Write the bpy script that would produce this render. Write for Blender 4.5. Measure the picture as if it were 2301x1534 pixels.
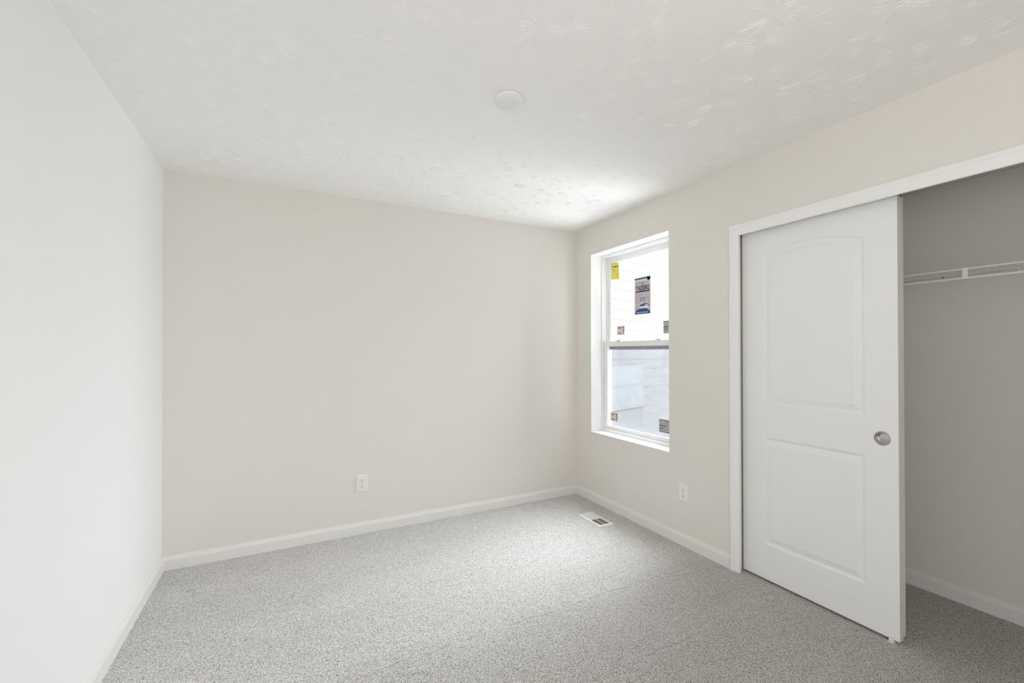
import bpy, bmesh, math, random
from mathutils import Matrix, Vector

for o in list(bpy.data.objects):
    bpy.data.objects.remove(o)
C = bpy.context.scene.collection
SC = bpy.context.scene
R = math.radians

# ---------------------------------------------------------------- camera
XL, XR, YB, YR, H = -0.673, 2.398, 3.294, -0.90, 2.44     # room faces: left, right, back, rear, ceiling
cam_d = bpy.data.cameras.new('camera')
cam = bpy.data.objects.new('camera', cam_d); C.objects.link(cam)
cam_d.sensor_fit = 'HORIZONTAL'; cam_d.sensor_width = 36.0
cam_d.lens = 966.93 / 2301 * 36.0
cam_d.shift_y = 15.8 / 2301
cam_d.shift_x = 0.65 / 2301
cam_d.clip_start = 0.02
cam.matrix_world = (Matrix.Translation((0, 0, 1.3252)) @ Matrix.Rotation(R(-27.5196), 4, 'Z')
                    @ Matrix.Rotation(R(90 + 0.349), 4, 'X') @ Matrix.Rotation(R(-0.077), 4, 'Z'))
SC.camera = cam

# ---------------------------------------------------------------- world, lights, exposure
w = bpy.data.worlds.new('sky'); SC.world = w; w.use_nodes = True
nt = w.node_tree
bg = nt.nodes['Background']
bg.inputs['Color'].default_value = (0.900, 0.95, 1.012, 1)
SKY, GROUND = 36.0, 13.5
# overcast sky, three times brighter overhead than at the horizon, over pale open ground
_tc = nt.nodes.new('ShaderNodeTexCoord'); _sx = nt.nodes.new('ShaderNodeSeparateXYZ'); _mr = nt.nodes.new('ShaderNodeMapRange')
_gt = nt.nodes.new('ShaderNodeMath'); _gt.operation = 'GREATER_THAN'; _mx = nt.nodes.new('ShaderNodeMix')
nt.links.new(_tc.outputs['Generated'], _sx.inputs[0]); nt.links.new(_sx.outputs['Z'], _mr.inputs['Value'])
_mr.inputs['To Min'].default_value = SKY * 0.45; _mr.inputs['To Max'].default_value = SKY * 1.35
nt.links.new(_sx.outputs['Z'], _gt.inputs[0]); _gt.inputs[1].default_value = 0.0
nt.links.new(_gt.outputs[0], _mx.inputs['Factor']); _mx.inputs['A'].default_value = GROUND
nt.links.new(_mr.outputs['Result'], _mx.inputs['B']); nt.links.new(_mx.outputs['Result'], bg.inputs['Strength'])

def area(name, loc, rot, sx, sy, power, col=(1, 1, 1), spread=180):
    d = bpy.data.lights.new(name, 'AREA'); d.shape = 'RECTANGLE'; d.size = sx; d.size_y = sy
    d.energy = power; d.color = col; d.spread = R(spread)
    o = bpy.data.objects.new(name, d); C.objects.link(o); o.location = loc; o.rotation_euler = rot
    return o
# portal that guides sky light through the window
pt = area('window_portal', (2.66, 2.632, 1.394), (0, R(90), 0), 1.57, 0.884, 1)
pt.data.cycles.is_portal = True
# fill lamp added in the doorway behind the camera to even out the room
area('doorway_fill', (-0.10, -0.94, 1.12), (R(90), 0, 0), 0.88, 1.9, 29, (0.985, 0.982, 0.975))
# unseen fill lamp, added to brighten the upper right of the room
fl = area('upper_right_fill', (0.30, -0.50, 1.60), (0, 0, 0), 0.6, 0.6, 3.4, (0.98, 0.98, 0.985), 110)
fl.rotation_euler = Vector((1, 0.6, 1.0)).to_track_quat('-Z', 'Y').to_euler()

SC.view_settings.view_transform = 'Standard'
SC.view_settings.look = 'None'
SC.view_settings.exposure = 0.06
SC.view_settings.gamma = 1.0
SC.view_settings.use_curve_mapping = False
cy = SC.cycles
cy.max_bounces = 16; cy.diffuse_bounces = 10; cy.transparent_max_bounces = 16; cy.glossy_bounces = 4
cy.caustics_reflective = False; cy.caustics_refractive = False
cy.use_denoising = True
cy.sample_clamp_indirect = 6.0

# ---------------------------------------------------------------- materials
def srgb(c):
    return tuple(((v / 255) / 12.92 if v / 255 <= .04045 else ((v / 255 + .055) / 1.055) ** 2.4) for v in c) + (1,)
def mat(name, col, rough=0.6, metal=0.0, bump=None, spec=0.5):
    m = bpy.data.materials.new(name); m.use_nodes = True
    n = m.node_tree; b = n.nodes['Principled BSDF']
    b.inputs['Base Color'].default_value = col if len(col) == 4 else (*col, 1)
    b.inputs['Roughness'].default_value = rough; b.inputs['Metallic'].default_value = metal
    b.inputs['Specular IOR Level'].default_value = spec
    if bump:
        scale, strength, dist = bump
        tc = n.nodes.new('ShaderNodeTexCoord'); ns = n.nodes.new('ShaderNodeTexNoise')
        ns.inputs['Scale'].default_value = scale; ns.inputs['Detail'].default_value = 3
        n.links.new(tc.outputs['Object'], ns.inputs['Vector'])
        bp = n.nodes.new('ShaderNodeBump'); bp.inputs['Strength'].default_value = strength; bp.inputs['Distance'].default_value = dist
        n.links.new(ns.outputs['Fac'], bp.inputs['Height']); n.links.new(bp.outputs['Normal'], b.inputs['Normal'])
    return m

class NB:                                   # tiny node-building helper
    def __init__(s, m): s.t = m.node_tree; s.l = s.t.links
    def n(s, typ, **kw):
        x = s.t.nodes.new(typ)
        for k, v in kw.items(): setattr(x, k, v)
        return x
    def put(s, sock, v):
        if hasattr(v, 'is_output'): s.l.new(v, sock)
        else: sock.default_value = v
    def math(s, op, a, b=0.0, c=0.0, clamp=False):
        x = s.n('ShaderNodeMath', operation=op, use_clamp=clamp)
        for i, v in enumerate((a, b, c)): s.put(x.inputs[i], v)
        return x.outputs[0]
    def vec(s, op, a, b=None, scale=None):
        x = s.n('ShaderNodeVectorMath', operation=op)
        s.put(x.inputs[0], a)
        if b is not None: s.put(x.inputs[1], b)
        if scale is not None: s.put(x.inputs['Scale'], scale)
        return x.outputs['Value'] if op in ('LENGTH', 'DOT_PRODUCT') else x.outputs['Vector']
    def ramp(s, v, a, b, lo=0.0, hi=1.0):
        x = s.n('ShaderNodeMapRange', interpolation_type='SMOOTHSTEP')
        s.put(x.inputs['Value'], v); s.put(x.inputs['From Min'], a); s.put(x.inputs['From Max'], b)
        s.put(x.inputs['To Min'], lo); s.put(x.inputs['To Max'], hi)
        return x.outputs['Result']
    def noise(s, v, scale, detail=2.0, rough=0.5):
        x = s.n('ShaderNodeTexNoise'); s.put(x.inputs['Vector'], v)
        x.inputs['Scale'].default_value = scale; x.inputs['Detail'].default_value = detail; x.inputs['Roughness'].default_value = rough
        return x.outputs['Fac']

M = {}
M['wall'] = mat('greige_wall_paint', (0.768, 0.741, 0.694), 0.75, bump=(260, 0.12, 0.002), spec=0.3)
M['wall_left'] = mat('lit_wall_paint', (0.85, 0.85, 0.845), 0.75, bump=(260, 0.12, 0.002), spec=0.3)  # same greige paint, lightened to hold the window light
M['trim'] = mat('white_trim_enamel', (0.87, 0.87, 0.86), 0.38)
M['base'] = mat('shaded_baseboard_enamel', (0.79, 0.785, 0.77), 0.4)  # trim paint darkened in colour, standing in for dimmer light at skirting height
M['door'] = mat('white_door_enamel', (0.85, 0.85, 0.84), 0.45)
M['vinyl'] = mat('white_vinyl', (0.84, 0.84, 0.84), 0.35)
M['reveal'] = mat('white_drywall_return', (0.90, 0.90, 0.89), 0.6)
M['plastic'] = mat('white_plastic', (0.82, 0.82, 0.80), 0.35)
M['dark'] = mat('dark_cavity', (0.02, 0.018, 0.016), 0.8)
M['metal_white'] = mat('white_painted_steel', (0.82, 0.81, 0.79), 0.4)
M['wire'] = mat('white_coated_wire', (0.90, 0.885, 0.87), 0.45)
M['nickel'] = mat('satin_nickel', (0.50, 0.49, 0.475), 0.24, metal=1.0)
M['screw'] = mat('zinc_screw', (0.6, 0.6, 0.58), 0.4, metal=1.0)
M['galv'] = mat('galvanised_track', (0.5, 0.5, 0.5), 0.4, metal=1.0)
M['weather'] = mat('grey_weatherstrip', (0.42, 0.42, 0.41), 0.8, bump=(120, 1.0, 0.01))
M['siding'] = mat('dimmed_white_siding', (0.0365, 0.0362, 0.0352), 0.8, bump=(40, 0.1, 0.004))  # white siding, colour darkened to offset the overdriven sky; house trim likewise
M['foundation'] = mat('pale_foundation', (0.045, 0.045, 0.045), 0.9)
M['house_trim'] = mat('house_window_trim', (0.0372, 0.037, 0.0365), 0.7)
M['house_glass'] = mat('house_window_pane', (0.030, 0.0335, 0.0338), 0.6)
M['soil'] = mat('pale_gravel_ground', (0.39, 0.375, 0.35), 0.95, bump=(8, 0.6, 0.05))
M['roof'] = mat('asphalt_roof', (0.1, 0.1, 0.1), 0.9)
M['yellow'] = mat('yellow_label_paper', srgb((226, 214, 92)), 0.7)
M['yellow2'] = mat('pale_yellow_print', srgb((200, 190, 80)), 0.7)
M['pink'] = mat('blush_label_paper', srgb((206, 192, 194)), 0.7)
M['beige'] = mat('beige_label_paper', srgb((214, 196, 182)), 0.7)
M['greypaper'] = mat('grey_label_paper', srgb((176, 170, 168)), 0.7)
M['blue'] = mat('navy_blue_ink', srgb((38, 82, 124)), 0.6)
M['navy'] = mat('dark_navy_ink', srgb((30, 42, 74)), 0.6)
M['paleblue'] = mat('pale_blue_print', srgb((176, 190, 214)), 0.7)
M['black'] = mat('black_ink', srgb((22, 22, 22)), 0.7)
M['greyink'] = mat('grey_ink', srgb((128, 120, 122)), 0.7)
M['whiteink'] = mat('white_ink', srgb((225, 228, 232)), 0.7)

# glass: thin clear pane, faint reflection, a little site dust
def glass_mat(name, dirt, tint):
    m = bpy.data.materials.new(name); m.use_nodes = True; b = NB(m); t = m.node_tree
    t.nodes.remove(t.nodes['Principled BSDF'])
    out = t.nodes['Material Output']
    tr = b.n('ShaderNodeBsdfTransparent'); tr.inputs['Color'].default_value = (*tint, 1)
    gl = b.n('ShaderNodeBsdfGlossy'); gl.inputs['Roughness'].default_value = 0.02
    lw = b.n('ShaderNodeLayerWeight'); lw.inputs['Blend'].default_value = 0.5
    fr = b.math('ADD', 0.02, b.math('MULTIPLY', b.math('POWER', lw.outputs['Facing'], 5.0), 0.5))
    mx = b.n('ShaderNodeMixShader'); b.l.new(fr, mx.inputs[0]); b.l.new(tr.outputs[0], mx.inputs[1]); b.l.new(gl.outputs[0], mx.inputs[2])
    df = b.n('ShaderNodeBsdfDiffuse'); df.inputs['Color'].default_value = (0.55, 0.57, 0.58, 1)
    tc = b.n('ShaderNodeTexCoord')
    f = b.math('MULTIPLY', b.ramp(b.noise(tc.outputs['Object'], 7, 6, 0.7), 0.45, 0.75), dirt)
    f = b.math('ADD', f, b.math('MULTIPLY', b.ramp(b.noise(tc.outputs['Object'], 90, 2), 0.66, 0.74), dirt))
    m2 = b.n('ShaderNodeMixShader'); b.l.new(f, m2.inputs[0]); b.l.new(mx.outputs[0], m2.inputs[1]); b.l.new(df.outputs[0], m2.inputs[2])
    b.l.new(m2.outputs[0], out.inputs['Surface'])
    return m
M['glass'] = glass_mat('clear_window_glass', 0.02, (0.97, 0.98, 0.98))
M['glass_low'] = glass_mat('dusty_window_glass', 0.16, (0.95, 0.96, 0.97))
def screen_mat():
    m = bpy.data.materials.new('insect_screen_mesh'); m.use_nodes = True; b = NB(m); t = m.node_tree
    t.nodes.remove(t.nodes['Principled BSDF'])
    tr = b.n('ShaderNodeBsdfTransparent'); df = b.n('ShaderNodeBsdfDiffuse'); df.inputs['Color'].default_value = (0.30, 0.31, 0.33, 1)
    mx = b.n('ShaderNodeMixShader'); mx.inputs[0].default_value = 0.23
    b.l.new(tr.outputs[0], mx.inputs[1]); b.l.new(df.outputs[0], mx.inputs[2]); b.l.new(mx.outputs[0], t.nodes['Material Output'].inputs['Surface'])
    return m
M['screen'] = screen_mat()

M['ceiling'] = mat('matt_white_ceiling_paint', (0.875, 0.872, 0.855), 0.85, bump=(90, 0.12, 0.002), spec=0.2)

# carpet: twisted cut pile in flecked greige yarns, brushed vacuum lanes, some shade painted in
def carpet_mat():
    m = mat('flecked_carpet_pile', (0.5, 0.48, 0.46), 1.0, spec=0.05); b = NB(m)
    pr = m.node_tree.nodes['Principled BSDF']
    tc = b.n('ShaderNodeTexCoord'); pos = tc.outputs['Object']
    wn = b.n('ShaderNodeTexNoise'); wn.inputs['Scale'].default_value = 60; wn.inputs['Detail'].default_value = 2
    b.l.new(pos, wn.inputs['Vector'])
    wp = b.vec('ADD', pos, b.vec('SCALE', b.vec('SUBTRACT', wn.outputs['Color'], (0.5, 0.5, 0.5)), scale=0.012))
    tuft = b.n('ShaderNodeTexVoronoi', voronoi_dimensions='2D', feature='F1'); tuft.inputs['Scale'].default_value = 150
    b.l.new(wp, tuft.inputs['Vector'])
    fleck = b.n('ShaderNodeSeparateColor'); b.l.new(tuft.outputs['Color'], fleck.inputs[0])
    n1 = b.noise(wp, 210, 2.0, 0.6)
    lum = b.math('ADD', b.math('MULTIPLY', fleck.outputs[0], 0.22), b.math('MULTIPLY', n1, 1.0))
    pits = b.ramp(b.noise(wp, 200, 3.0, 0.65), 0.33, 0.46)  # tuft gaps darkened in colour in place of self-shading
    # brushed lanes along x: lay of the pile, plus painted light falloff towards the near floor
    sx = b.n('ShaderNodeSeparateXYZ'); b.l.new(pos, sx.inputs[0])
    lane = b.n('ShaderNodeCombineXYZ'); b.l.new(b.math('MULTIPLY', sx.outputs[0], 0.25), lane.inputs[0]); b.l.new(sx.outputs[1], lane.inputs[1])
    ln = b.noise(lane.outputs[0], 3.2, 1.5)
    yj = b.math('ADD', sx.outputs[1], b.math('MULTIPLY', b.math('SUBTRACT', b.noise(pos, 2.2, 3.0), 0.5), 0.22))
    lay = b.math('ADD', b.math('ADD', b.ramp(yj, 1.30, 1.46, 0.83, 0.87), b.ramp(yj, 1.72, 1.98, 0.0, 0.13)), b.math('MULTIPLY', b.math('SUBTRACT', ln, 0.5), 0.16))  # nearer floor painted darker too, standing in for light falling off
    # two creases where the vacuum turned
    wob = b.math('MULTIPLY', b.math('SUBTRACT', b.noise(pos, 6.0, 5.0, 0.6), 0.5), 0.05)
    gate = b.math('MULTIPLY', b.ramp(b.noise(pos, 9.0, 2.0), 0.36, 0.55), b.ramp(b.noise(pos, 60.0, 2.0), 0.38, 0.58))
    crs = None
    for y0, x0, x1, wd in ((1.857, 0.25, 2.15, 0.0045), (1.395, 1.05, 2.0, 0.0045), (2.42, 0.55, 1.0, 0.004)):
        c1 = b.math('SUBTRACT', 1.0, b.math('DIVIDE', b.math('ABSOLUTE', b.math('SUBTRACT', b.math('ADD', sx.outputs[1], wob), y0)), wd), clamp=True)
        c1 = b.math('MULTIPLY', c1, b.math('MULTIPLY', b.ramp(sx.outputs[0], x0, x0 + 0.2), b.ramp(sx.outputs[0], x1 - 0.3, x1, 1.0, 0.0)))
        crs = c1 if crs is None else b.math('MAXIMUM', crs, c1)
    crs = b.math('MULTIPLY', crs, gate)
    pits = b.math('MULTIPLY', pits, b.math('SUBTRACT', 1.0, b.math('MULTIPLY', crs, 0.55)))
    cr = b.n('ShaderNodeValToRGB'); e = cr.color_ramp.elements
    e[0].position = 0.30; e[0].color = (0.46, 0.44, 0.412, 1)
    e[1].position = 0.90; e[1].color = (0.86, 0.84, 0.812, 1)
    x = cr.color_ramp.elements.new(0.60); x.color = (0.71, 0.687, 0.66, 1)
    b.l.new(lum, cr.inputs['Fac'])
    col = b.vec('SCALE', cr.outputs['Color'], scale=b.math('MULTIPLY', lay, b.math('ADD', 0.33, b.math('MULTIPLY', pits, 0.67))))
    b.l.new(col, pr.inputs['Base Color'])
    bump_h = b.math('ADD', b.math('MULTIPLY', pits, 1.0), b.math('MULTIPLY', n1, 0.8))
    crease = b.noise(b.vec('ADD', lane.outputs[0], b.vec('SCALE', wn.outputs['Color'], scale=0.01)), 9.0, 0.0)
    cl = b.math('SUBTRACT', 1.0, b.math('MULTIPLY', b.math('ABSOLUTE', b.math('SUBTRACT', crease, 0.5)), 40.0), clamp=True)
    bump_h = b.math('SUBTRACT', bump_h, b.math('MULTIPLY', cl, 0.5))
    bp = b.n('ShaderNodeBump'); bp.inputs['Strength'].default_value = 0.9; bp.inputs['Distance'].default_value = 0.006
    b.l.new(bump_h, bp.inputs['Height']); b.l.new(bp.outputs['Normal'], pr.inputs['Normal'])
    return m
M['carpet'] = carpet_mat()

# ---------------------------------------------------------------- mesh helpers
class MB:
    def __init__(s): s.v = []; s.f = []; s.mi = []; s.mats = []
    def slot(s, m):
        if m not in s.mats: s.mats.append(m)
        return s.mats.index(m)
    def add(s, vs, fs, m='trim'):
        o = len(s.v); s.v += [tuple(p) for p in vs]
        k = s.slot(m)
        for f in fs: s.f.append([o + i for i in f]); s.mi.append(k)
        return s
    def box(s, a, b, m='trim'):
        (x0, y0, z0), (x1, y1, z1) = [min(p, q) for p, q in zip(a, b)], [max(p, q) for p, q in zip(a, b)]
        return s.add([(x0, y0, z0), (x1, y0, z0), (x1, y1, z0), (x0, y1, z0), (x0, y0, z1), (x1, y0, z1), (x1, y1, z1), (x0, y1, z1)],
                     [(0, 3, 2, 1), (4, 5, 6, 7), (0, 1, 5, 4), (1, 2, 6, 5), (2, 3, 7, 6), (3, 0, 4, 7)], m)
    def sweep(s, profile, origins, m='trim', cap=True):
        """profile rings: list of lists of 3-D points (same count), joined ring to ring"""
        n = len(profile[0]); o = len(s.v)
        vs = [p for ring in profile for p in ring]; fs = []
        for k in range(len(profile) - 1):
            for i in range(n):
                j = (i + 1) % n
                fs.append((k * n + i, k * n + j, (k + 1) * n + j, (k + 1) * n + i))
        if cap:
            fs.append(tuple(range(n))[::-1]); fs.append(tuple(range((len(profile) - 1) * n, len(profile) * n)))
        return s.add(vs, fs, m)
    def tube(s, p0, p1, r, m='wire', seg=8):
        p0, p1 = Vector(p0), Vector(p1); d = (p1 - p0).normalized()
        a = d.orthogonal().normalized(); c = d.cross(a)
        rings = [[p + (a * math.cos(t) + c * math.sin(t)) * r for t in [2 * math.pi * i / seg for i in range(seg)]] for p in (p0, p1)]
        return s.sweep(rings, None, m)
    def lathe(s, prof, seg, fn, m, close_first=True, close_last=True):
        """prof: (radius, height) pairs; fn(u, v, h) maps to 3-D"""
        rings = [[fn(r * math.cos(2 * math.pi * i / seg), r * math.sin(2 * math.pi * i / seg), h) for i in range(seg)] for r, h in prof]
        vs = [p for q in rings for p in q]; fs = []
        for k in range(len(rings) - 1):
            for i in range(seg):
                j = (i + 1) % seg
                fs.append((k * seg + i, k * seg + j, (k + 1) * seg + j, (k + 1) * seg + i))
        if close_first: fs.append(tuple(range(seg))[::-1])
        if close_last: fs.append(tuple(range((len(rings) - 1) * seg, len(rings) * seg)))
        return s.add(vs, fs, m)
    def build(s, name, parent=None, smooth=False, origin=None, fix=True):
        me = bpy.data.meshes.new(name)
        o0 = Vector(origin) if origin is not None else Vector((0, 0, 0))
        me.from_pydata([tuple(Vector(p) - o0) for p in s.v], [], s.f)
        for m in s.mats: me.materials.append(M[m])
        for p, k in zip(me.polygons, s.mi): p.material_index = k
        if fix:
            bm = bmesh.new(); bm.from_mesh(me); bmesh.ops.recalc_face_normals(bm, faces=bm.faces); bm.to_mesh(me); bm.free()
        if smooth:
            for p in me.polygons: p.use_smooth = True
            me.set_sharp_from_angle(angle=R(40))
        me.update()
        ob = bpy.data.objects.new(name, me); C.objects.link(ob)
        if parent is not None:
            ob.parent = parent
            ob.location = o0 - Vector(parent_world(parent))
        else:
            ob.location = o0
        return ob
def parent_world(p):
    v = Vector(p.location)
    while p.parent: p = p.parent; v = v + p.location
    return v
def tag(o, label=None, cat=None, group=None, kind=None):
    if label: o['label'] = label
    if cat: o['category'] = cat
    if group: o['group'] = group
    if kind: o['kind'] = kind
    return o
def thing(name, loc, label, cat, group=None):
    o = bpy.data.objects.new(name, None); C.objects.link(o); o.location = loc; o.empty_display_size = 0.05
    return tag(o, label, cat, group)
def struct(o, label=None):
    o['kind'] = 'structure'
    if label: o['label'] = label
    return o

# ---------------------------------------------------------------- room shell
WY0, WY1, WZ0, WZ1 = 2.190, 3.074, 0.607, 2.181           # window opening in the right wall
DY0, DY1, DZ = 0.145, 1.690, 2.052                        # closet opening in the right wall
TW = 0.13                                                 # right wall thickness
CX = 3.147                                                # closet back wall face
CYL, CYR = 1.80, -0.12                                    # closet end walls

s = MB().box((XL - 0.12, YR - 0.12, -0.10), (XR + TW, YB + 0.12, 0.0), 'carpet').box((XR + TW, CYR - 0.1, -0.10), (CX + 0.10, CYL + 0.1, 0.0), 'carpet')
struct(s.build('floor'), 'greige flecked carpet covering the bedroom and closet floor')
s = MB().box((XL - 0.12, YR - 0.12, H), (XR + TW, YB + 0.12, H + 0.12), 'ceiling').box((XR + TW, CYR - 0.1, H), (CX + 0.10, CYL + 0.1, H + 0.12), 'ceiling')
def stomp_ridges(mb, seed=11):
    """crow-foot texture: ridges of plaster pulled up in fans around every stomp of the brush"""
    rn = random.Random(seed); verts, faces = [], []
    def stroke(x, y, ang, length, wid, hgt):
        n = max(3, int(length / 0.011)); cx_, cy_ = x, y; a_ = ang; base = len(verts)
        for i in range(n + 1):
            t = i / n; tap = (1 - abs(2 * t - 0.9) ** 3) if t > 0.02 else 0.15
            tap = max(0.12, min(1.0, tap)); w_ = wid * tap * rn.uniform(0.7, 1.2) / 2; h_ = hgt * tap * rn.uniform(0.65, 1.15)
            nx, ny = -math.sin(a_), math.cos(a_)
            verts.extend([(cx_ + nx * w_, cy_ + ny * w_, H + 0.0002), (cx_, cy_, H - h_), (cx_ - nx * w_, cy_ - ny * w_, H + 0.0002)])
            a_ += rn.gauss(0, 0.10); cx_ += math.cos(a_) * length / n; cy_ += math.sin(a_) * length / n
        for i in range(n):
            p, q = base + 3 * i, base + 3 * (i + 1)
            faces.extend([(p, p + 1, q + 1, q), (p + 1, p + 2, q + 2, q + 1)])
    gx = XL + 0.09
    row = 0
    while gx < XR - 0.03:
        gy = YR + 1.05 + (0.09 if row % 2 else 0.0)
        while gy < YB - 0.02:
            x0, y0 = gx + rn.uniform(-0.05, 0.05), gy + rn.uniform(-0.05, 0.05)
            strength = rn.uniform(0.55, 1.2); size = rn.uniform(0.75, 1.2)
            for fan in range(rn.randint(5, 9)):
                fa = rn.uniform(0, 2 * math.pi); k = rn.randint(4, 8); sp = rn.uniform(0.10, 0.21); r0 = rn.uniform(0.014, 0.045) * size
                for j in range(k):
                    a_ = fa + (j - k / 2) * sp + rn.gauss(0, 0.03); rr = r0 * rn.uniform(0.8, 1.25)
                    ln_ = rn.uniform(0.018, 0.075) * size * (1.3 if rn.random() < 0.2 else 1.0)
                    sx_, sy_ = x0 + math.cos(a_) * rr, y0 + math.sin(a_) * rr
                    ex, ey = x0 + math.cos(a_) * (rr + ln_), y0 + math.sin(a_) * (rr + ln_)
                    if not (XL + 0.02 < min(sx_, ex) and max(sx_, ex) < XR - 0.02 and max(sy_, ey) < YB - 0.02): continue
                    stroke(sx_, sy_, a_ + rn.gauss(0, 0.12), ln_, rn.uniform(0.0020, 0.0042), rn.uniform(0.0006, 0.0014) * strength)
            gy += 0.185
        gx += 0.165; row += 1
    mb.add(verts, faces, 'ceiling')
stomp_ridges(s)
struct(s.build('ceiling', fix=False), 'white ceiling with stomped crow-foot plaster texture')
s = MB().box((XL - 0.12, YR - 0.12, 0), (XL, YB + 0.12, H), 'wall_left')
struct(s.build('wall_left'), 'greige wall on the left, window light painted into its colour')
s = MB().box((XL, YB, 0), (XR + TW, YB + 0.12, H), 'wall')
struct(s.build('wall_back'), 'greige painted wall straight ahead')
xw = XR + TW
s = MB()
s.box((XR, YR, 0), (xw, DY0, H), 'wall'); s.box((XR, DY0, DZ), (xw, DY1, H), 'wall')
s.box((XR, DY1, 0), (xw, WY0, H), 'wall'); s.box((XR, WY0, 0), (xw, WY1, WZ0), 'wall')
s.box((XR, WY0, WZ1), (xw, WY1, H), 'wall'); s.box((XR, WY1, 0), (xw, YB, H), 'wall')
struct(s.build('wall_right'), 'greige painted wall on the right with window and closet opening')
# rear wall with an open doorway to the hall (behind the camera)
s = MB().box((XL, YR - 0.12, 0), (-0.56, YR, H), 'wall').box((0.36, YR - 0.12, 0), (XR + TW, YR, H), 'wall').box((-0.56, YR - 0.12, 2.05), (0.36, YR, H), 'wall')
struct(s.build('wall_rear'))
s = MB().box((-0.9, -2.3, 0), (2.0, -2.2, H), 'wall').box((-0.9, -2.2, 0), (-0.8, YR - 0.12, H), 'wall').box((1.9, -2.2, 0), (2.0, YR - 0.12, H), 'wall')
s.box((-0.9, -2.3, -0.1), (2.0, YR - 0.12, 0), 'carpet').box((-0.9, -2.3, H), (2.0, YR - 0.12, H + 0.1), 'ceiling')
struct(s.build('wall_hall'))
# closet
s = MB().box((CX, CYR - 0.1, 0), (CX + 0.1, CYL + 0.1, H), 'wall'); struct(s.build('wall_closet_back'), 'shaded greige wall at the back of the closet')
s = MB().box((xw, CYL, 0), (CX, CYL + 0.1, H), 'wall'); struct(s.build('wall_closet_left'))
s = MB().box((xw, CYR - 0.1, 0), (CX, CYR, H), 'wall'); struct(s.build('wall_closet_right'))

# ---------------------------------------------------------------- skirting and casings
BASE = [(0, 0), (0.013, 0), (0.013, 0.0605), (0.0118, 0.0615), (0.0098, 0.0655), (0.0092, 0.0700), (0.0098, 0.0708), (0.0072, 0.0745), (0.0060, 0.0795), (0.0050, 0.0815), (0, 0.0815)]
def base_run(name, p0, p1, nrm, m0=0, m1=0, label=None):
    """skirting from p0 to p1 against a wall whose inward normal is nrm; m0/m1 = mitre sign at each end"""
    p0, p1, n = Vector(p0), Vector(p1), Vector(nrm); d = (p1 - p0).normalized()
    rings = [[p + n * t + d * (t * k) + Vector((0, 0, z)) for t, z in BASE] for p, k in ((p0, m0), (p1, -m1))]
    s = MB().sweep(rings, None, 'base')
    return struct(s.build(name, origin=p0), label)
base_run('baseboard_left', (XL, YR, 0), (XL, YB, 0), (1, 0, 0), 0, 1, 'white moulded baseboard along the left wall')
base_run('baseboard_back', (XL, YB, 0), (XR, YB, 0), (0, -1, 0), 1, 1, 'white moulded baseboard along the greige back wall')
base_run('baseboard_right', (XR, YB, 0), (XR, 1.7125, 0), (-1, 0, 0), 1, 0, 'white moulded baseboard under the window')
base_run('baseboard_rear', (XR, 0.10, 0), (XR, YR, 0), (-1, 0, 0))
base_run('baseboard_closet', (CX, CYL, 0), (CX, CYR, 0), (-1, 0, 0), 1, 1, 'shaded white baseboard at the back of the closet')

# colonial casing: (distance from the inner edge, thickness)
CAS = [(0.0, 0.0), (0.0, 0.0085), (0.0015, 0.0100), (0.0060, 0.0105), (0.0085, 0.0085), (0.0110, 0.0092), (0.0170, 0.0125), (0.0300, 0.0135), (0.0415, 0.0150), (0.0440, 0.0130), (0.0455, 0.0165), (0.0500, 0.0180), (0.0550, 0.0175), (0.0575, 0.0150), (0.0575, 0.0)]
CY_IN, CZ_IN = 1.652, 2.015
def casing(name, rings, label):
    return struct(MB().sweep(rings, None, 'trim').build(name), label)
SX = XR - 0.002
casing('trim_1', [[(XR - t, CY_IN + u, 0) for u, t in CAS], [(XR - t, CY_IN + u, CZ_IN + u) for u, t in CAS]], 'white colonial casing up the left side of the closet opening')
CY_R = 0.183
casing('trim_2', [[(XR - t, CY_R - u, 0) for u, t in CAS], [(XR - t, CY_R - u, CZ_IN + u) for u, t in CAS]], None)
HEAD = [(0.0, 0.0), (0.0, 0.0105), (0.0020, 0.0125), (0.0440, 0.0145), (0.0455, 0.0165), (0.0500, 0.0180), (0.0575, 0.0180), (0.0630, 0.0165), (0.0655, 0.0140), (0.0655, 0.0)]
casing('trim_3', [[(XR - t, CY_IN + min(u, 0.0575), CZ_IN + u) for u, t in HEAD], [(XR - t, CY_R - min(u, 0.0575), CZ_IN + u) for u, t in HEAD]], 'white flat head trim across the top of the closet opening')
s = MB().box((2.425, DY0, 2.036), (2.515, DY1, 2.052), 'galv')
struct(s.build('trim_4'))
# backing strips behind the casing lip, so that the casing stands on timber
s = MB().box((XR, CY_IN + 0.010, 0), (XR + 0.022, DY1, DZ), 'trim')
struct(s.build('trim_5'), 'white jamb strip behind the closet casing')

# ---------------------------------------------------------------- window
win = struct(bpy.data.objects.new('window_1', None), 'white vinyl single-hung window with stickers on its panes'); C.objects.link(win)
win.location = (XR + 0.114, (WY0 + WY1) / 2, WZ0)
FX0, FX1 = XR + 0.114, XR + 0.205
def ring_frame(mb, x0, x1, y0, y1, z0, z1, wy, wz0, wz1, m='vinyl'):
    mb.box((x0, y0, z0), (x1, y0 + wy, z1), m); mb.box((x0, y1 - wy, z0), (x1, y1, z1), m)
    mb.box((x0, y0 + wy, z0), (x1, y1 - wy, z0 + wz0), m); mb.box((x0, y0 + wy, z1 - wz1), (x1, y1 - wy, z1), m)
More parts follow.
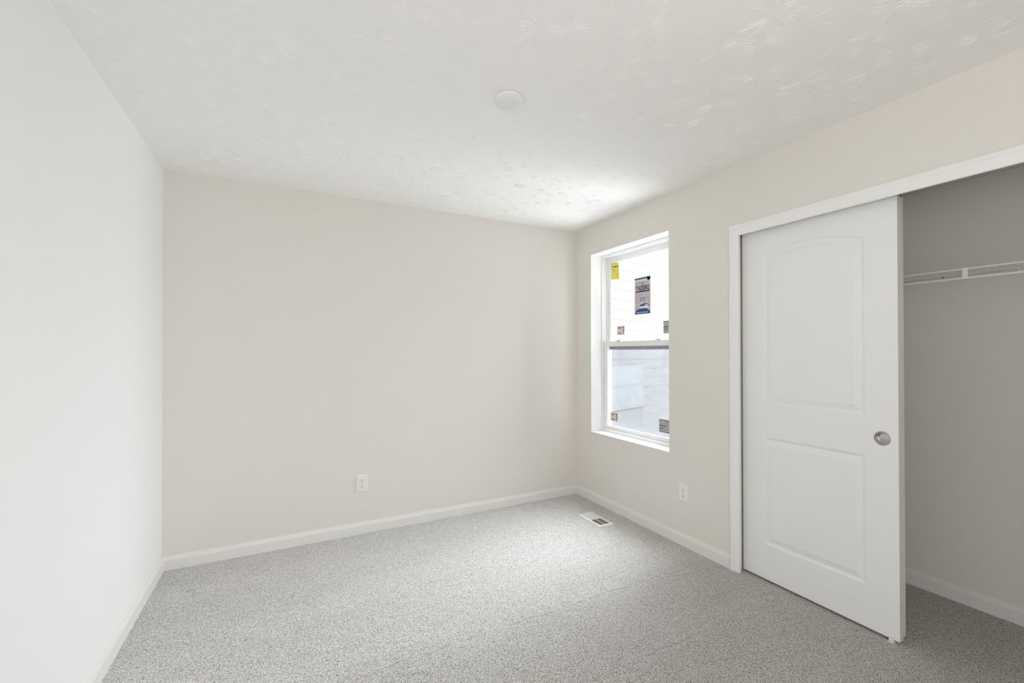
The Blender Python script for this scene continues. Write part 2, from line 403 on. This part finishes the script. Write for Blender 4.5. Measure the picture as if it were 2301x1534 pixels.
# drywall returns
rv = MB()
e = 0.0015
rv.box((XR + 0.0005, WY1 - e, WZ0), (FX0, WY1 + 0.0, WZ1), 'reveal'); rv.box((XR + 0.0005, WY0, WZ0), (FX0, WY0 + e, WZ1), 'reveal')
rv.box((XR + 0.0005, WY0 + e, WZ1 - e), (FX0, WY1 - e, WZ1), 'reveal')
tag(rv.build('window_return', win), 'white painted drywall return')
sl = MB().box((XR + 0.0005, WY0 + e, WZ0), (FX0, WY1 - e, WZ0 + 0.004), 'reveal')
tag(sl.build('window_sill', win), 'bright white flat sill')
# main frame, stepped like extruded vinyl
fr = MB()
ring_frame(fr, FX0, FX0 + 0.014, WY0, WY1, WZ0, WZ1, 0.017, 0.030, 0.026)
ring_frame(fr, FX0 + 0.014, FX1, WY0, WY1, WZ0, WZ1, 0.012, 0.020, 0.016)
ring_frame(fr, FX0 + 0.050, FX0 + 0.058, WY0 + 0.012, WY1 - 0.012, WZ0 + 0.020, WZ1 - 0.016, 0.013, 0.010, 0.014)
fr.box((FX1 - 0.012, WY0 + 0.012, WZ0 + 0.020), (FX1, WY0 + 0.024, WZ1 - 0.016), 'vinyl'); fr.box((FX1 - 0.012, WY1 - 0.024, WZ0 + 0.020), (FX1, WY1 - 0.012, WZ1 - 0.016), 'vinyl')
fr.build('window_frame', win)
# lower sash (inner track)
def sash(name, x0, x1, y0, y1, z0, z1, wy, wb, wt, gx, gm, label):
    mb = MB(); ring_frame(mb, x0, x1, y0, y1, z0, z1, wy, wb, wt)
    b0 = 0.006                                              # glazing bead
    ring_frame(mb, x0 + 0.006, x1 - 0.004, y0 + wy, y1 - wy, z0 + wb, z1 - wt, b0, b0, b0)
    o = mb.build(name, win); tag(o, label)
    g = MB().box((gx, y0 + wy + b0, z0 + wb + b0), (gx + 0.003, y1 - wy - b0, z1 - wt - b0), gm)
    g.build('pane', o)
    return o
LX0 = FX0 + 0.016
low = sash('lower_sash', LX0, LX0 + 0.032, WY0 + 0.015, WY1 - 0.015, 0.624, 1.408, 0.041, 0.036, 0.036, LX0 + 0.018, 'glass_low', 'lower sash with a hazy screened pane')
UX0 = FX0 + 0.059
upp = sash('upper_sash', UX0, UX0 + 0.026, WY0 + 0.018, WY1 - 0.018, 1.372, 2.155, 0.040, 0.034, 0.040, UX0 + 0.012, 'glass', 'upper sash with a clear pane')
GXU, GXL = UX0 + 0.012, LX0 + 0.018
MB().box((LX0 + 0.033, WY0 + 0.056, 1.338), (LX0 + 0.040, WY1 - 0.056, 1.372), 'weather').build('weatherstrip', low)
for yc in (2.872, 2.424):                                   # sash locks on the meeting rail
    k = MB().box((LX0 + 0.004, yc - 0.028, 1.408), (LX0 + 0.028, yc + 0.028, 1.4125), 'vinyl').box((LX0 + 0.008, yc - 0.018, 1.4125), (LX0 + 0.020, yc + 0.010, 1.4195), 'vinyl')
    lk = k.build('sash_lock', low)
    MB().box((LX0 + 0.0035, yc - 0.026, 1.4125), (LX0 + 0.0075, yc + 0.016, 1.4155), 'greyink').build('lock_lever', lk)
sc = MB(); ring_frame(sc, FX1 - 0.012, FX1 - 0.004, WY0 + 0.025, WY1 - 0.025, WZ0 + 0.022, 1.395, 0.016, 0.016, 0.016)
sf = sc.build('screen_frame', win)
MB().box((FX1 - 0.009, WY0 + 0.041, WZ0 + 0.038), (FX1 - 0.008, WY1 - 0.041, 1.379), 'screen').build('screen_mesh', sf)

# ---------------------------------------------------------------- stickers on the panes
def P(gx, y, z, lay):                                       # a point on the room side of a pane
    return (gx - 0.0003 - 0.0003 * lay, y, z)
class Sticker:
    """local u runs left to right as seen from the room (towards -y), v runs up; tilt shears the sheet"""
    def __init__(s, gx, y_left, z_bot, wdt, hgt, skew_u=0.0, skew_v=0.0):
        s.gx, s.y, s.z, s.w, s.h, s.su, s.sv = gx, y_left, z_bot, wdt, hgt, skew_u, skew_v; s.mb = MB()
    def pt(s, u, v, lay): return P(s.gx, s.y - (u * s.w + v * s.su), s.z + v * s.h + u * s.sv, lay)
    def quad(s, u0, v0, u1, v1, m, lay=2):
        return s.poly([(u0, v0), (u1, v0), (u1, v1), (u0, v1)], m, lay)
    def poly(s, uv, m, lay=2):
        n = len(uv); a = [s.pt(u, v, lay) for u, v in uv]; b = [s.pt(u, v, lay - 1) for u, v in uv]
        s.mb.add(a + b, [tuple(range(n))] + [(i, (i + 1) % n, n + (i + 1) % n, n + i) for i in range(n)], m); return s
    def line_box(s, u0, v0, u1, v1, t, m):
        k = t * s.w / s.h
        s.quad(u0, v0, u1, v0 + k, m); s.quad(u0, v1 - k, u1, v1, m); s.quad(u0, v0 + k, u0 + t, v1 - k, m); s.quad(u1 - t, v0 + k, u1, v1 - k, m)
    def ring(s, cu, cv, r, t, m, n=12, a0=0, a1=360):
        q = s.w / s.h
        for i in range(n):
            p, c = R(a0 + (a1 - a0) * i / n), R(a0 + (a1 - a0) * (i + 1) / n)
            s.poly([(cu + (r - t) * math.cos(p), cv + (r - t) * math.sin(p) * q), (cu + r * math.cos(p), cv + r * math.sin(p) * q),
                    (cu + r * math.cos(c), cv + r * math.sin(c) * q), (cu + (r - t) * math.cos(c), cv + (r - t) * math.sin(c) * q)], m)
    def done(s, name, label, cat):
        o = s.mb.build(name, origin=P(s.gx, s.y - s.w / 2, s.z, 0), fix=False); return tag(o, label, cat)

rnd = random.Random(4)
# yellow label, hung a little askew in the upper left corner of the upper pane
k = Sticker(GXU, 3.0100, 1.9660, 0.0985, 0.1490, skew_u=-0.0085, skew_v=-0.0090)
k.quad(0, 0, 1, 1, 'yellow', 1)
k.quad(0.10, .90, .30, .93, 'yellow2'); k.quad(0.36, .91, .86, .935, 'yellow2'); k.quad(0.12, .855, .8, .87, 'yellow2')
k.quad(0.04, .735, .26, .775, 'black'); k.quad(0.32, .735, .96, .790, 'black')
k.ring(0.40, .54, .15, .035, 'greyink', 6, 20, 340); k.quad(0.30, .52, .36, .57, 'yellow2'); k.quad(0.47, .50, .52, .56, 'yellow2')
k.line_box(0.66, .20, .90, .34, .03, 'yellow2'); k.quad(0.74, .16, .86, .18, 'yellow2'); k.quad(0.70, .38, .72, .46, 'yellow2'); k.quad(0.84, .36, .86, .46, 'yellow2')
k.quad(0.66, .46, .90, .475, 'yellow2'); k.quad(0.02, .05, .05, .22, 'yellow2'); k.quad(0.70, .57, .92, .585, 'yellow2')
k.done('window_sticker', 'yellow tilted sticker with a black bar, upper left corner of the window', 'sticker')

# product label, read from behind (its print is mirrored), centre of the upper pane
k = Sticker(GXU, 2.7220, 1.6285, 0.1770, 0.3010)
k.quad(0, 0, 1, 1, 'pink', 1)
k.quad(0, .975, 1, 1, 'navy'); k.quad(0, .950, .92, .968, 'blue'); k.quad(0.0, .905, .78, .946, 'whiteink')
k.ring(0.89, .945, .095, .095, 'blue', 12); k.quad(0.80, .925, 1, .968, 'blue')
for i, v in enumerate((.893, .868, .842, .818, .792)):
    a = (0.10, .06, .08, .05, .10)[i]; k.quad(a, v, a + (.6, .34, .84, .30, .80)[i], v + .006, 'greyink')
k.poly([(.42, .835), (.60, .835), (.56, .862), (.46, .862)], 'greyink'); k.quad(0.44, .800, .58, .812, 'navy')
k.quad(0.06, .758, .40, .772, 'navy'); k.quad(0.44, .758, .94, .772, 'navy')
k.quad(0.06, .600, .95, .640, 'blue'); k.quad(0.34, .613, .70, .626, 'paleblue')
for i, v in enumerate((.565, .540, .515, .488, .462, .436, .405, .375, .348, .322, .30)):
    k.quad(0.05, v, (.93, .50, .86, .30, .93, .28, .32, .26, .33, .30, .33)[i], v + .005, 'greyink')
k.quad(0.34, .26, .66, .45, 'paleblue'); k.quad(.34, .445, .66, .452, 'greyink'); k.quad(.34, .24, .355, .45, 'blue', 3); k.quad(.645, .27, .66, .45, 'blue', 3)
for v in (.365, .395, .425):
    for u in (.38, .45, .52, .59): k.quad(u, v, u + .045, v + .012, 'navy', 3)
for v in (.455, .425, .395, .37): k.quad(0.70, v, .95, v + .005, 'greyink')
k.quad(.36, .215, .62, .262, 'blue', 3); k.poly([(.46, .225), (.62, .245), (.62, .285), (.52, .285)], 'navy', 4); k.quad(.66, .258, .80, .285, 'blue'); k.quad(.36, .262, .50, .31, 'whiteink', 3)
k.line_box(.84, .22, .98, .335, .02, 'greyink'); k.quad(.84, .22, .98, .24, 'greyink'); k.quad(.06, .235, .30, .24, 'greyink')
for v in (.205, .18, .155, .13): k.quad(.08, v, .28, v + .005, 'greyink')
k.quad(.34, .15, .86, .21, 'whiteink')
arc = [(0.02, 0.0)] + [(0.5 - 0.48 * math.cos(R(a)), 0.035 + 0.122 * math.sin(R(a))) for a in range(0, 181, 15)] + [(0.98, 0.0)]
k.poly(arc, 'blue', 4)
k.poly([(0.60, .130), (.64, .100), (.85, .115), (.75, .140)], 'navy', 5)
for i in range(9): k.quad(.12 + i * .085, .035, .12 + i * .085 + (.06, .05, .065, .04, .06, .055, .05, .06, .045)[i], .058, 'whiteink', 5)
lab = k.done('window_sticker', 'blush and navy product sticker with mirrored lettering, middle of the upper pane', 'sticker')
def lettering(parent, text, gx, y_right, z, size, m):
    cu = bpy.data.curves.new('lettering', 'FONT'); cu.body = text; cu.size = size; cu.shear = 0.25; cu.extrude = 0.0002; cu.offset = 0.0012; cu.resolution_u = 3
    to = bpy.data.objects.new('lettering', cu); C.objects.link(to)
    bpy.context.view_layer.update()
    me = bpy.data.meshes.new_from_object(to.evaluated_get(bpy.context.evaluated_depsgraph_get()))
    bpy.data.objects.remove(to)
    xs = [v.co.x for v in me.vertices]; x0, x1 = min(xs), max(xs); wid = 0.152 / (x1 - x0)
    for v in me.vertices:                                    # mirrored: text starts at the right as seen from the room
        x, y, z0 = v.co
        v.co = (gx - z0, y_right + (x - x0) * wid, z + y)
    me.materials.clear(); me.materials.append(M[m])
    o = bpy.data.objects.new('lettering', me); C.objects.link(o); o.parent = parent
    o.location = -Vector(parent.location)
    return o
tag(lettering(lab, 'LINDSAY', GXU - 0.0016, 2.5560, 1.8265, 0.044, 'navy'), 'dark blue mirrored capitals')

def small_label(gx, y, z, wd, hg, sheet, kind, label):
    k = Sticker(gx, y, z, wd, hg); k.quad(0, 0, 1, 1, sheet, 1)
    if kind == 'seal':                                       # two round certification marks and a dark band at the right
        k.quad(.88, 0, 1, .36, 'greyink'); k.quad(.88, .36, 1, .66, 'navy'); k.quad(.88, .69, 1, 1, 'navy')
        for cv in (.80, .17):
            k.ring(.40, cv, .13, .05, 'greyink', 10); k.quad(.33, cv - .06, .47, cv + .03, 'black'); k.quad(.03, cv - .10, .09, cv + .12, 'greyink'); k.quad(.14, cv - .04, .18, cv + .12, 'greyink')
        k.quad(.62, .74, .66, .95, 'greyink'); k.quad(.72, .78, .76, .97, 'greyink'); k.quad(.64, .1, .67, .62, 'greyink'); k.quad(.76, .08, .79, .3, 'greyink')
    else:                                                    # lines of small print
        k.quad(.02, .93, .98, .985, 'greyink'); k.quad(.52, .80, .60, .95, 'greyink'); k.quad(.78, .85, .98, .90, 'black'); k.quad(.62, .70, .92, .735, 'greyink')
        k.quad(.04, .58, .96, .60, 'greyink')
        for i, v in enumerate((.50, .44, .36, .30, .24, .17, .10, .04)):
            k.quad(.05, v, (.62, .34, .92, .40, .86, .30, .55, .7)[i], v + (.05, .02, .02, .04, .02, .02, .02, .02)[i], ('black', 'greyink')[i % 3 != 0])
        k.quad(.66, .04, .97, .085, 'black')
    return k.done('window_sticker', label, 'sticker')
small_label(GXU, 2.9400, 1.4665, 0.0905, 0.0760, 'beige', 'seal', 'small beige sticker with round seals, lower left of the upper pane')
small_label(GXU, 2.4130, 1.4600, 0.0960, 0.0975, 'greypaper', 'print', 'small grey printed sticker, lower right of the upper pane')
small_label(GXL, 2.9880, 0.7105, 0.0905, 0.0720, 'beige', 'seal', 'small beige sticker with round seals, bottom left of the lower pane')
small_label(GXL, 2.4250, 0.7020, 0.1150, 0.1000, 'greypaper', 'print', 'small grey printed sticker, bottom right of the lower pane')

# ---------------------------------------------------------------- closet doors
def panel_contour(y0, y1, z0, z1, rise, d, n=24):
    """inset contour (y, z): straight or arched top; y0 is the larger-y (left in view) side"""
    a, b, bot = y0 - d, y1 + d, z0 + d
    pts = [(a, bot), (b, bot)]
    if rise <= 0:
        return pts + [(b, z1 - d), (a, z1 - d)] 
    half = abs(y0 - y1) / 2; Rr = (half * half + rise * rise) / (2 * rise); yc = (y0 + y1) / 2; zc = z1 + rise - Rr
    r = Rr - d; hb = half - d; ang = math.asin(hb / r)
    for i in range(n + 1):
        t = -ang + 2 * ang * i / n
        pts.append((yc + r * math.sin(t), zc + r * math.cos(t)))
    return pts
# moulding section: inset, depth below the door face
MOULD = [(0.0, 0.0), (0.0035, 0.0030), (0.0065, 0.0034), (0.0090, 0.0068), (0.0125, 0.0080), (0.0150, 0.0080), (0.0400, 0.0022), (0.0425, 0.0005)]
def make_door(name, x, y_left, y_right, pull, label, zb=0.013):
    """moulded two-panel slab; face plane at x looking towards -x"""
    zt, th = 2.030, 0.0325
    mb = MB()
    dy = 0.0
    uy0, uy1 = 1.5370 + dy, 1.0445 + dy
    upper = (uy0, uy1, 1.0185, 1.8660, 0.051); lower = (uy0 + 0.004, uy1 + 0.003, 0.2140, 0.8285, 0.0)
    f = lambda y, z, d=0.0: (x + d, y, z)
    def q(*p): mb.add([f(*a) for a in p], [tuple(range(len(p)))], 'door')
    # stiles and rails
    q((y_left, zb), (uy0, zb), (uy0, zt), (y_left, zt))
    L0, L1 = lower[0], lower[1]
    # left strip between stile line and lower panel edge handled inside the rails
    q((uy0, zb), (uy1, zb), (uy1, lower[2]), (uy0, lower[2]))
    q((uy0, lower[3]), (uy1, lower[3]), (uy1, upper[2]), (uy0, upper[2]))
    ct = panel_contour(*upper, 0.0)[2:]
    for (a, b) in zip(ct[:-1], ct[1:]):
        q((a[0], zt), (a[0], a[1]), (b[0], b[1]), (b[0], zt))
    lower = (uy0, uy1, lower[2], lower[3], 0.0)
    # right stile, with a round hole for the finger pull
    if pull:
        pc, pz, pr = (0.9765 + dy, 0.9195, 0.0295)
        z0, z1 = pz - 0.05, pz + 0.05
        q((uy1, zb), (y_right, zb), (y_right, z0), (uy1, z0)); q((uy1, z1), (y_right, z1), (y_right, zt), (uy1, zt))
        n = 32; inner, outer = [], []
        for i in range(n):
            t = 2 * math.pi * i / n; c, sn = math.cos(t), math.sin(t)
            inner.append((pc + pr * c, pz + pr * sn))
            hy = (uy1 - pc) if c > 0 else (pc - y_right)
            k = min(hy / abs(c) if abs(c) > 1e-6 else 9, 0.05 / abs(sn) if abs(sn) > 1e-6 else 9)
            outer.append((pc + k * c, pz + k * sn))
        for i in range(n):
            j = (i + 1) % n; q(inner[i], outer[i], outer[j], inner[j])
        for cy_, cz_ in ((uy1, z0), (uy1, z1), (y_right, z0), (y_right, z1)):   # fill the corners
            best = sorted(range(n), key=lambda i: (outer[i][0] - cy_) ** 2 + (outer[i][1] - cz_) ** 2)[:2]
            a, b = outer[best[0]], outer[best[1]]
            q(a, b, (cy_, cz_))
    else:
        q((uy1, zb), (y_right, zb), (y_right, zt), (uy1, zt))
    # edges and back
    xb = x + th
    B = [(y_left, zb), (y_right, zb), (y_right, zt), (y_left, zt)]
    mb.add([(xb, a, b) for a, b in B], [(3, 2, 1, 0)], 'door')
    for i in range(4):
        j = (i + 1) % 4; mb.add([(x, *B[i]), (x, *B[j]), (xb, *B[j]), (xb, *B[i])], [(0, 1, 2, 3)], 'door')
    d = mb.build(name, origin=(x + th / 2, (y_left + y_right) / 2, zb)); struct(d, label)
    for pan in (upper, lower):
        pm = MB(); prev = None
        for ins, dep in MOULD:
            c = [f(y, z, dep) for y, z in panel_contour(*pan, ins)]
            if prev is not None:
                n = len(c); pm.add(prev + c, [(i, (i + 1) % n, n + (i + 1) % n, n + i) for i in range(n)], 'door')
            prev = c
        pm.add(prev, [tuple(range(len(prev)))], 'door')
        po = pm.build('arched_panel' if pan[4] else 'square_panel', d)
    if pull:
        cup = MB(); fn = lambda u, v, h: (x - h, pc + u, pz + v)
        cup.lathe([(0.0285, -0.001), (0.0325, 0.0), (0.0325, 0.0012), (0.0305, 0.0022), (0.0285, 0.0020), (0.0272, 0.0002), (0.0266, -0.0075), (0.0240, -0.0080), (0.0234, -0.0145), (0.0205, -0.0165), (0.010, -0.0155), (0.001, -0.0150)], 48, fn, 'nickel', close_first=False)
        tag(cup.build('finger_pull', d, smooth=True), 'round satin nickel finger pull')
    return d
make_door('door_1', 2.443, 1.6645, 0.9165, True, 'white two-panel sliding closet door with nickel finger pull, in front')
make_door('door_2', 2.4835, 1.685, 0.9225, False, 'second white sliding closet door, edge showing just behind the front one', 0.018)
g = MB().box((2.430, 0.936, 0.0), (2.4420, 0.9555, 0.003), 'plastic').box((2.4345, 0.937, 0.006), (2.4420, 0.9545, 0.027), 'plastic').box((2.4420, 0.934, 0.0), (2.523, 0.9575, 0.006), 'plastic').box((2.4775, 0.937, 0.006), (2.4818, 0.9545, 0.026), 'plastic')
tag(g.build('door_guide', origin=(2.47, 0.946, 0)), 'small white plastic floor guide under the closet door corner', 'door guide')

# ---------------------------------------------------------------- wire shelf in the closet
SF, SB, SZ, LZ = 2.850, CX - 0.006, 1.7130, 1.6690
sh = thing('wire_shelf', (SF, 0.85, LZ), 'white coated wire shelf on the closet back wall', 'shelf')
ya, yb_ = CYL - 0.004, CYR + 0.004
MB().tube((SF, ya, SZ), (SF, yb_, SZ), 0.0040).build('front_rail', sh, True)
MB().tube((SF - 0.001, ya, LZ), (SF - 0.001, yb_, LZ), 0.0045).build('lip_rail', sh, True)
MB().tube((SB, ya, SZ), (SB, yb_, SZ), 0.0030).build('back_rail', sh, True)
MB().tube((SF + 0.150, ya, SZ - 0.003), (SF + 0.150, yb_, SZ - 0.003), 0.0020).build('middle_rail', sh, True)
dw = MB(); y = ya - 0.012
while y > yb_ + 0.01:
    dw.tube((SF - 0.004, y, SZ + 0.0042), (SB + 0.002, y, SZ + 0.0042), 0.0015, 'wire', 6); y -= 0.0262
dw.build('deck_wires', sh, True)
for yc in (0.8125, -0.02):
    lb = MB().box((SF - 0.0075, yc - 0.0095, LZ - 0.004), (SF - 0.0042, yc + 0.0095, SZ + 0.004), 'wire')
    lb.build('lip_brace', sh)
MB().box((SF - 0.004, 0.885, LZ - 0.008), (SF + 0.003, 0.893, LZ + 0.004), 'wire').build('lip_clip', sh)
for yc in (0.7086, 1.26, 0.16):
    c = MB().box((CX - 0.012, yc - 0.007, SZ - 0.006), (CX, yc + 0.007, SZ + 0.005), 'wire').lathe([(0.0075, 0.0), (0.0075, 0.005), (0.005, 0.009), (0.001, 0.010)], 16, lambda u, v, h: (CX - h, yc + u, SZ + 0.013 + v), 'wire')
    c.build('wall_clip', sh, True)
MB().lathe([(0.0048, 0.0), (0.0048, 0.0012)], 14, lambda u, v, h: (CX - h, 0.9851 + u, 1.7215 + v), 'dark').build('screw_hole', sh)

# ---------------------------------------------------------------- electrical outlets
def outlet(c, nrm, flip, label, wd, hg):
    """duplex receptacle; nrm is the wall's inward normal, flip puts the ground holes on top"""
    n = Vector(nrm); up = Vector((0, 0, 1)); rt = up.cross(n) if True else None
    rt = n.cross(up) * -1                                    # to the right as seen facing the wall
    c = Vector(c); fn = lambda u, v, h: c + rt * u + up * v + n * h
    t = thing('wall_outlet', c, label, 'outlet', 'duplex outlets')
    def slab(mb, u0, u1, v0, v1, prof, m):
        rings = [[fn(u0 + i, v0 + i, h), fn(u1 - i, v0 + i, h), fn(u1 - i, v1 - i, h), fn(u0 + i, v1 - i, h)] for i, h in prof]
        rings = [[tuple(p) for p in r] for r in rings]
        mb.sweep(rings, None, m)
    mb = MB(); slab(mb, -wd / 2, wd / 2, -hg / 2, hg / 2, [(0, 0), (0, 0.0028), (0.0015, 0.0048), (0.0060, 0.0062), (0.0075, 0.0062)], 'plastic')
    mb.build('cover_plate', t)
    MB().lathe([(0.0030, 0.006), (0.0030, 0.0068), (0.0015, 0.0074), (0.0003, 0.0075)], 16, lambda u, v, h: tuple(fn(u, v, h)), 'screw').build('screw', t)
    s = -1 if flip else 1
    for cv in (0.0195, -0.0195):
        rb = MB(); pts = []
        for i in range(32):                                   # round face with flat top and bottom
            a = 2 * math.pi * i / 32; pts.append((0.0172 * math.cos(a), max(-0.0142, min(0.0142, 0.0172 * math.sin(a)))))
        rings = [[tuple(fn(u * k, cv + v * k, h)) for u, v in pts] for k, h in ((1.0, 0.0060), (1.0, 0.0082), (0.95, 0.0090))]
        rb.sweep(rings, None, 'plastic'); ro = rb.build('receptacle', t)
        for du, hh, ww in ((-0.0064, 0.0085, 0.0026), (0.0064, 0.0070, 0.0026)):
            sb = MB(); v0 = cv + s * 0.0030
            slab(sb, du - ww / 2, du + ww / 2, v0 - hh / 2, v0 + hh / 2, [(0, 0.0086), (0, 0.00925)], 'dark'); sb.build('slot', ro)
        MB().lathe([(0.0030, 0.0086), (0.0030, 0.00925)], 14, lambda u, v, h: tuple(fn(u, cv - s * 0.0075 + v, h)), 'dark').build('ground_hole', ro)
    return t
outlet((0.4830, YB, 0.3640), (0, -1, 0), True, 'white duplex outlet low on the wide back wall', 0.0775, 0.1225)
outlet((XR, 2.0660, 0.3590), (-1, 0, 0), False, 'white duplex outlet on the right wall between window and closet', 0.0765, 0.1180)

# ---------------------------------------------------------------- floor register
RX0, RX1, RY0, RY1 = 2.0845, 2.2115, 2.5700, 2.8400
rg = thing('floor_register', ((RX0 + RX1) / 2, (RY0 + RY1) / 2, 0), 'white metal floor vent set in the carpet below the window', 'vent')
mb = MB(); W_ = 0.0175
def rrect(i, z): return [(RX0 + i, RY0 + i, z), (RX1 - i, RY0 + i, z), (RX1 - i, RY1 - i, z), (RX0 + i, RY1 - i, z)]
mb.sweep([rrect(0, 0.0), rrect(0.0, 0.004), rrect(0.003, 0.0075), rrect(W_ - 0.002, 0.0085), rrect(W_, 0.0070), rrect(W_, 0.0)], None, 'metal_white', cap=False)
mb.build('register_frame', rg)
MB().box((RX0 + W_, RY0 + W_, 0.0003), (RX1 - W_, RY1 - W_, 0.0010), 'dark').build('duct_opening', rg)
n = 18; y0 = RY0 + W_; step = (RY1 - RY0 - 2 * W_) / n
lv = MB()
for i in range(n):
    yc = y0 + (i + 0.5) * step; a = 0.0018 if yc > (RY0 + RY1) / 2 else -0.0018
    x0, x1 = RX0 + W_, RX1 - W_
    lv.add([(x0, yc - a - .0005, 0.0012), (x1, yc - a - .0005, 0.0012), (x1, yc - a + .0005, 0.0012), (x0, yc - a + .0005, 0.0012),
            (x0, yc + a - .0005, 0.0066), (x1, yc + a - .0005, 0.0066), (x1, yc + a + .0005, 0.0066), (x0, yc + a + .0005, 0.0066)],
           [(0, 3, 2, 1), (4, 5, 6, 7), (0, 1, 5, 4), (1, 2, 6, 5), (2, 3, 7, 6), (3, 0, 4, 7)], 'metal_white')
lv.build('louvres', rg)
MB().box(((RX0 + RX1) / 2 - 0.002, RY0 + W_, 0.0012), ((RX0 + RX1) / 2 + 0.002, RY1 - W_, 0.0066), 'metal_white').build('centre_bar', rg)

# ---------------------------------------------------------------- blank ceiling cover
cv = MB().lathe([(0.0585, 0.0), (0.0585, 0.0030), (0.0632, 0.0032), (0.0642, 0.0050), (0.0636, 0.0085), (0.0585, 0.0135), (0.0500, 0.0172), (0.0400, 0.0185), (0.0010, 0.0190)], 64,
                lambda u, v, h: (0.8655 + u, 1.6850 + v, H - h), 'plastic')
tag(cv.build('ceiling_cover_plate', smooth=True, origin=(0.8655, 1.685, H)), 'round white blank cover plate in the middle of the ceiling', 'cover plate')

# ---------------------------------------------------------------- outside
s = MB().box((3.4, 3.4, -0.9), (16, 12, -0.6), 'soil'); struct(s.build('ground'), 'bare ground outside the window')
# unseen wall added beside the closet to block sky light
s = MB().box((CX + 0.10, CYL - 1.0, -0.6), (5.2, CYL + 0.10, 5.4), 'siding').box((XR + TW, CYL - 1.0, H + 0.12), (CX + 0.10, CYL + 0.10, 5.4), 'siding')
struct(s.build('wall_sky_blocker'))
# neighbouring house, seen through the panes: lap-sided wall running off to the right
hd = Vector((math.sin(R(74)), math.cos(R(74)), 0)); hn = Vector((hd.y, -hd.x, 0))
hp = Vector((3.6, 5.1, 0))
hs = thing('neighbouring_house', hp + hd * 4, 'pale lap-sided house standing outside the window', 'house')
hs.location.z = -0.6
def hw(u, h, d): return tuple(hp + hd * u + hn * d + Vector((0, 0, h)))
sd = MB(); lap = 0.165; z = -0.3; L0_ = -2.2; Lh = 11.0
while z < 5.4:
    sd.add([hw(L0_, z, 0.0075), hw(Lh, z, 0.0075), hw(Lh, z + lap, 0.004), hw(L0_, z + lap, 0.004), hw(L0_, z, 0), hw(Lh, z, 0), hw(Lh, z + lap, 0), hw(L0_, z + lap, 0)],
           [(0, 1, 2, 3), (0, 4, 5, 1), (4, 7, 6, 5), (2, 6, 7, 3), (0, 3, 7, 4), (1, 5, 6, 2)], 'siding'); z += lap
sd.build('siding', hs)
def hbox(name, u0, u1, z0, z1, d0, d1, m, par):
    pts = [hw(u0, z0, d0), hw(u1, z0, d0), hw(u1, z1, d0), hw(u0, z1, d0), hw(u0, z0, d1), hw(u1, z0, d1), hw(u1, z1, d1), hw(u0, z1, d1)]
    return MB().add(pts, [(0, 1, 2, 3), (4, 7, 6, 5), (0, 4, 5, 1), (1, 5, 6, 2), (2, 6, 7, 3), (3, 7, 4, 0)], m).build(name, par)
hbox('foundation', L0_, Lh, -0.75, -0.3, -0.05, 0.012, 'foundation', hs)
hbox('corner_board', L0_ - 0.06, L0_ + 0.06, -0.3, 5.4, -0.02, 0.035, 'house_trim', hs)
hbox('house_wall', L0_, Lh, -0.7, 5.4, -3.0, 0.0, 'siding', hs)
wf = hbox('house_window', 0.80, 2.02, 0.36, 1.09, 0.004, 0.022, 'house_trim', hs)
hbox('house_window_pane', 0.84, 1.98, 0.76, 1.05, 0.015, 0.025, 'house_glass', wf)
hbox('house_window_pane', 0.84, 1.98, 0.40, 0.72, 0.015, 0.025, 'house_glass', wf)
hbox('roof_edge', L0_ - 0.4, Lh + 0.4, 5.4, 5.65, -3.2, 0.45, 'house_trim', hs)
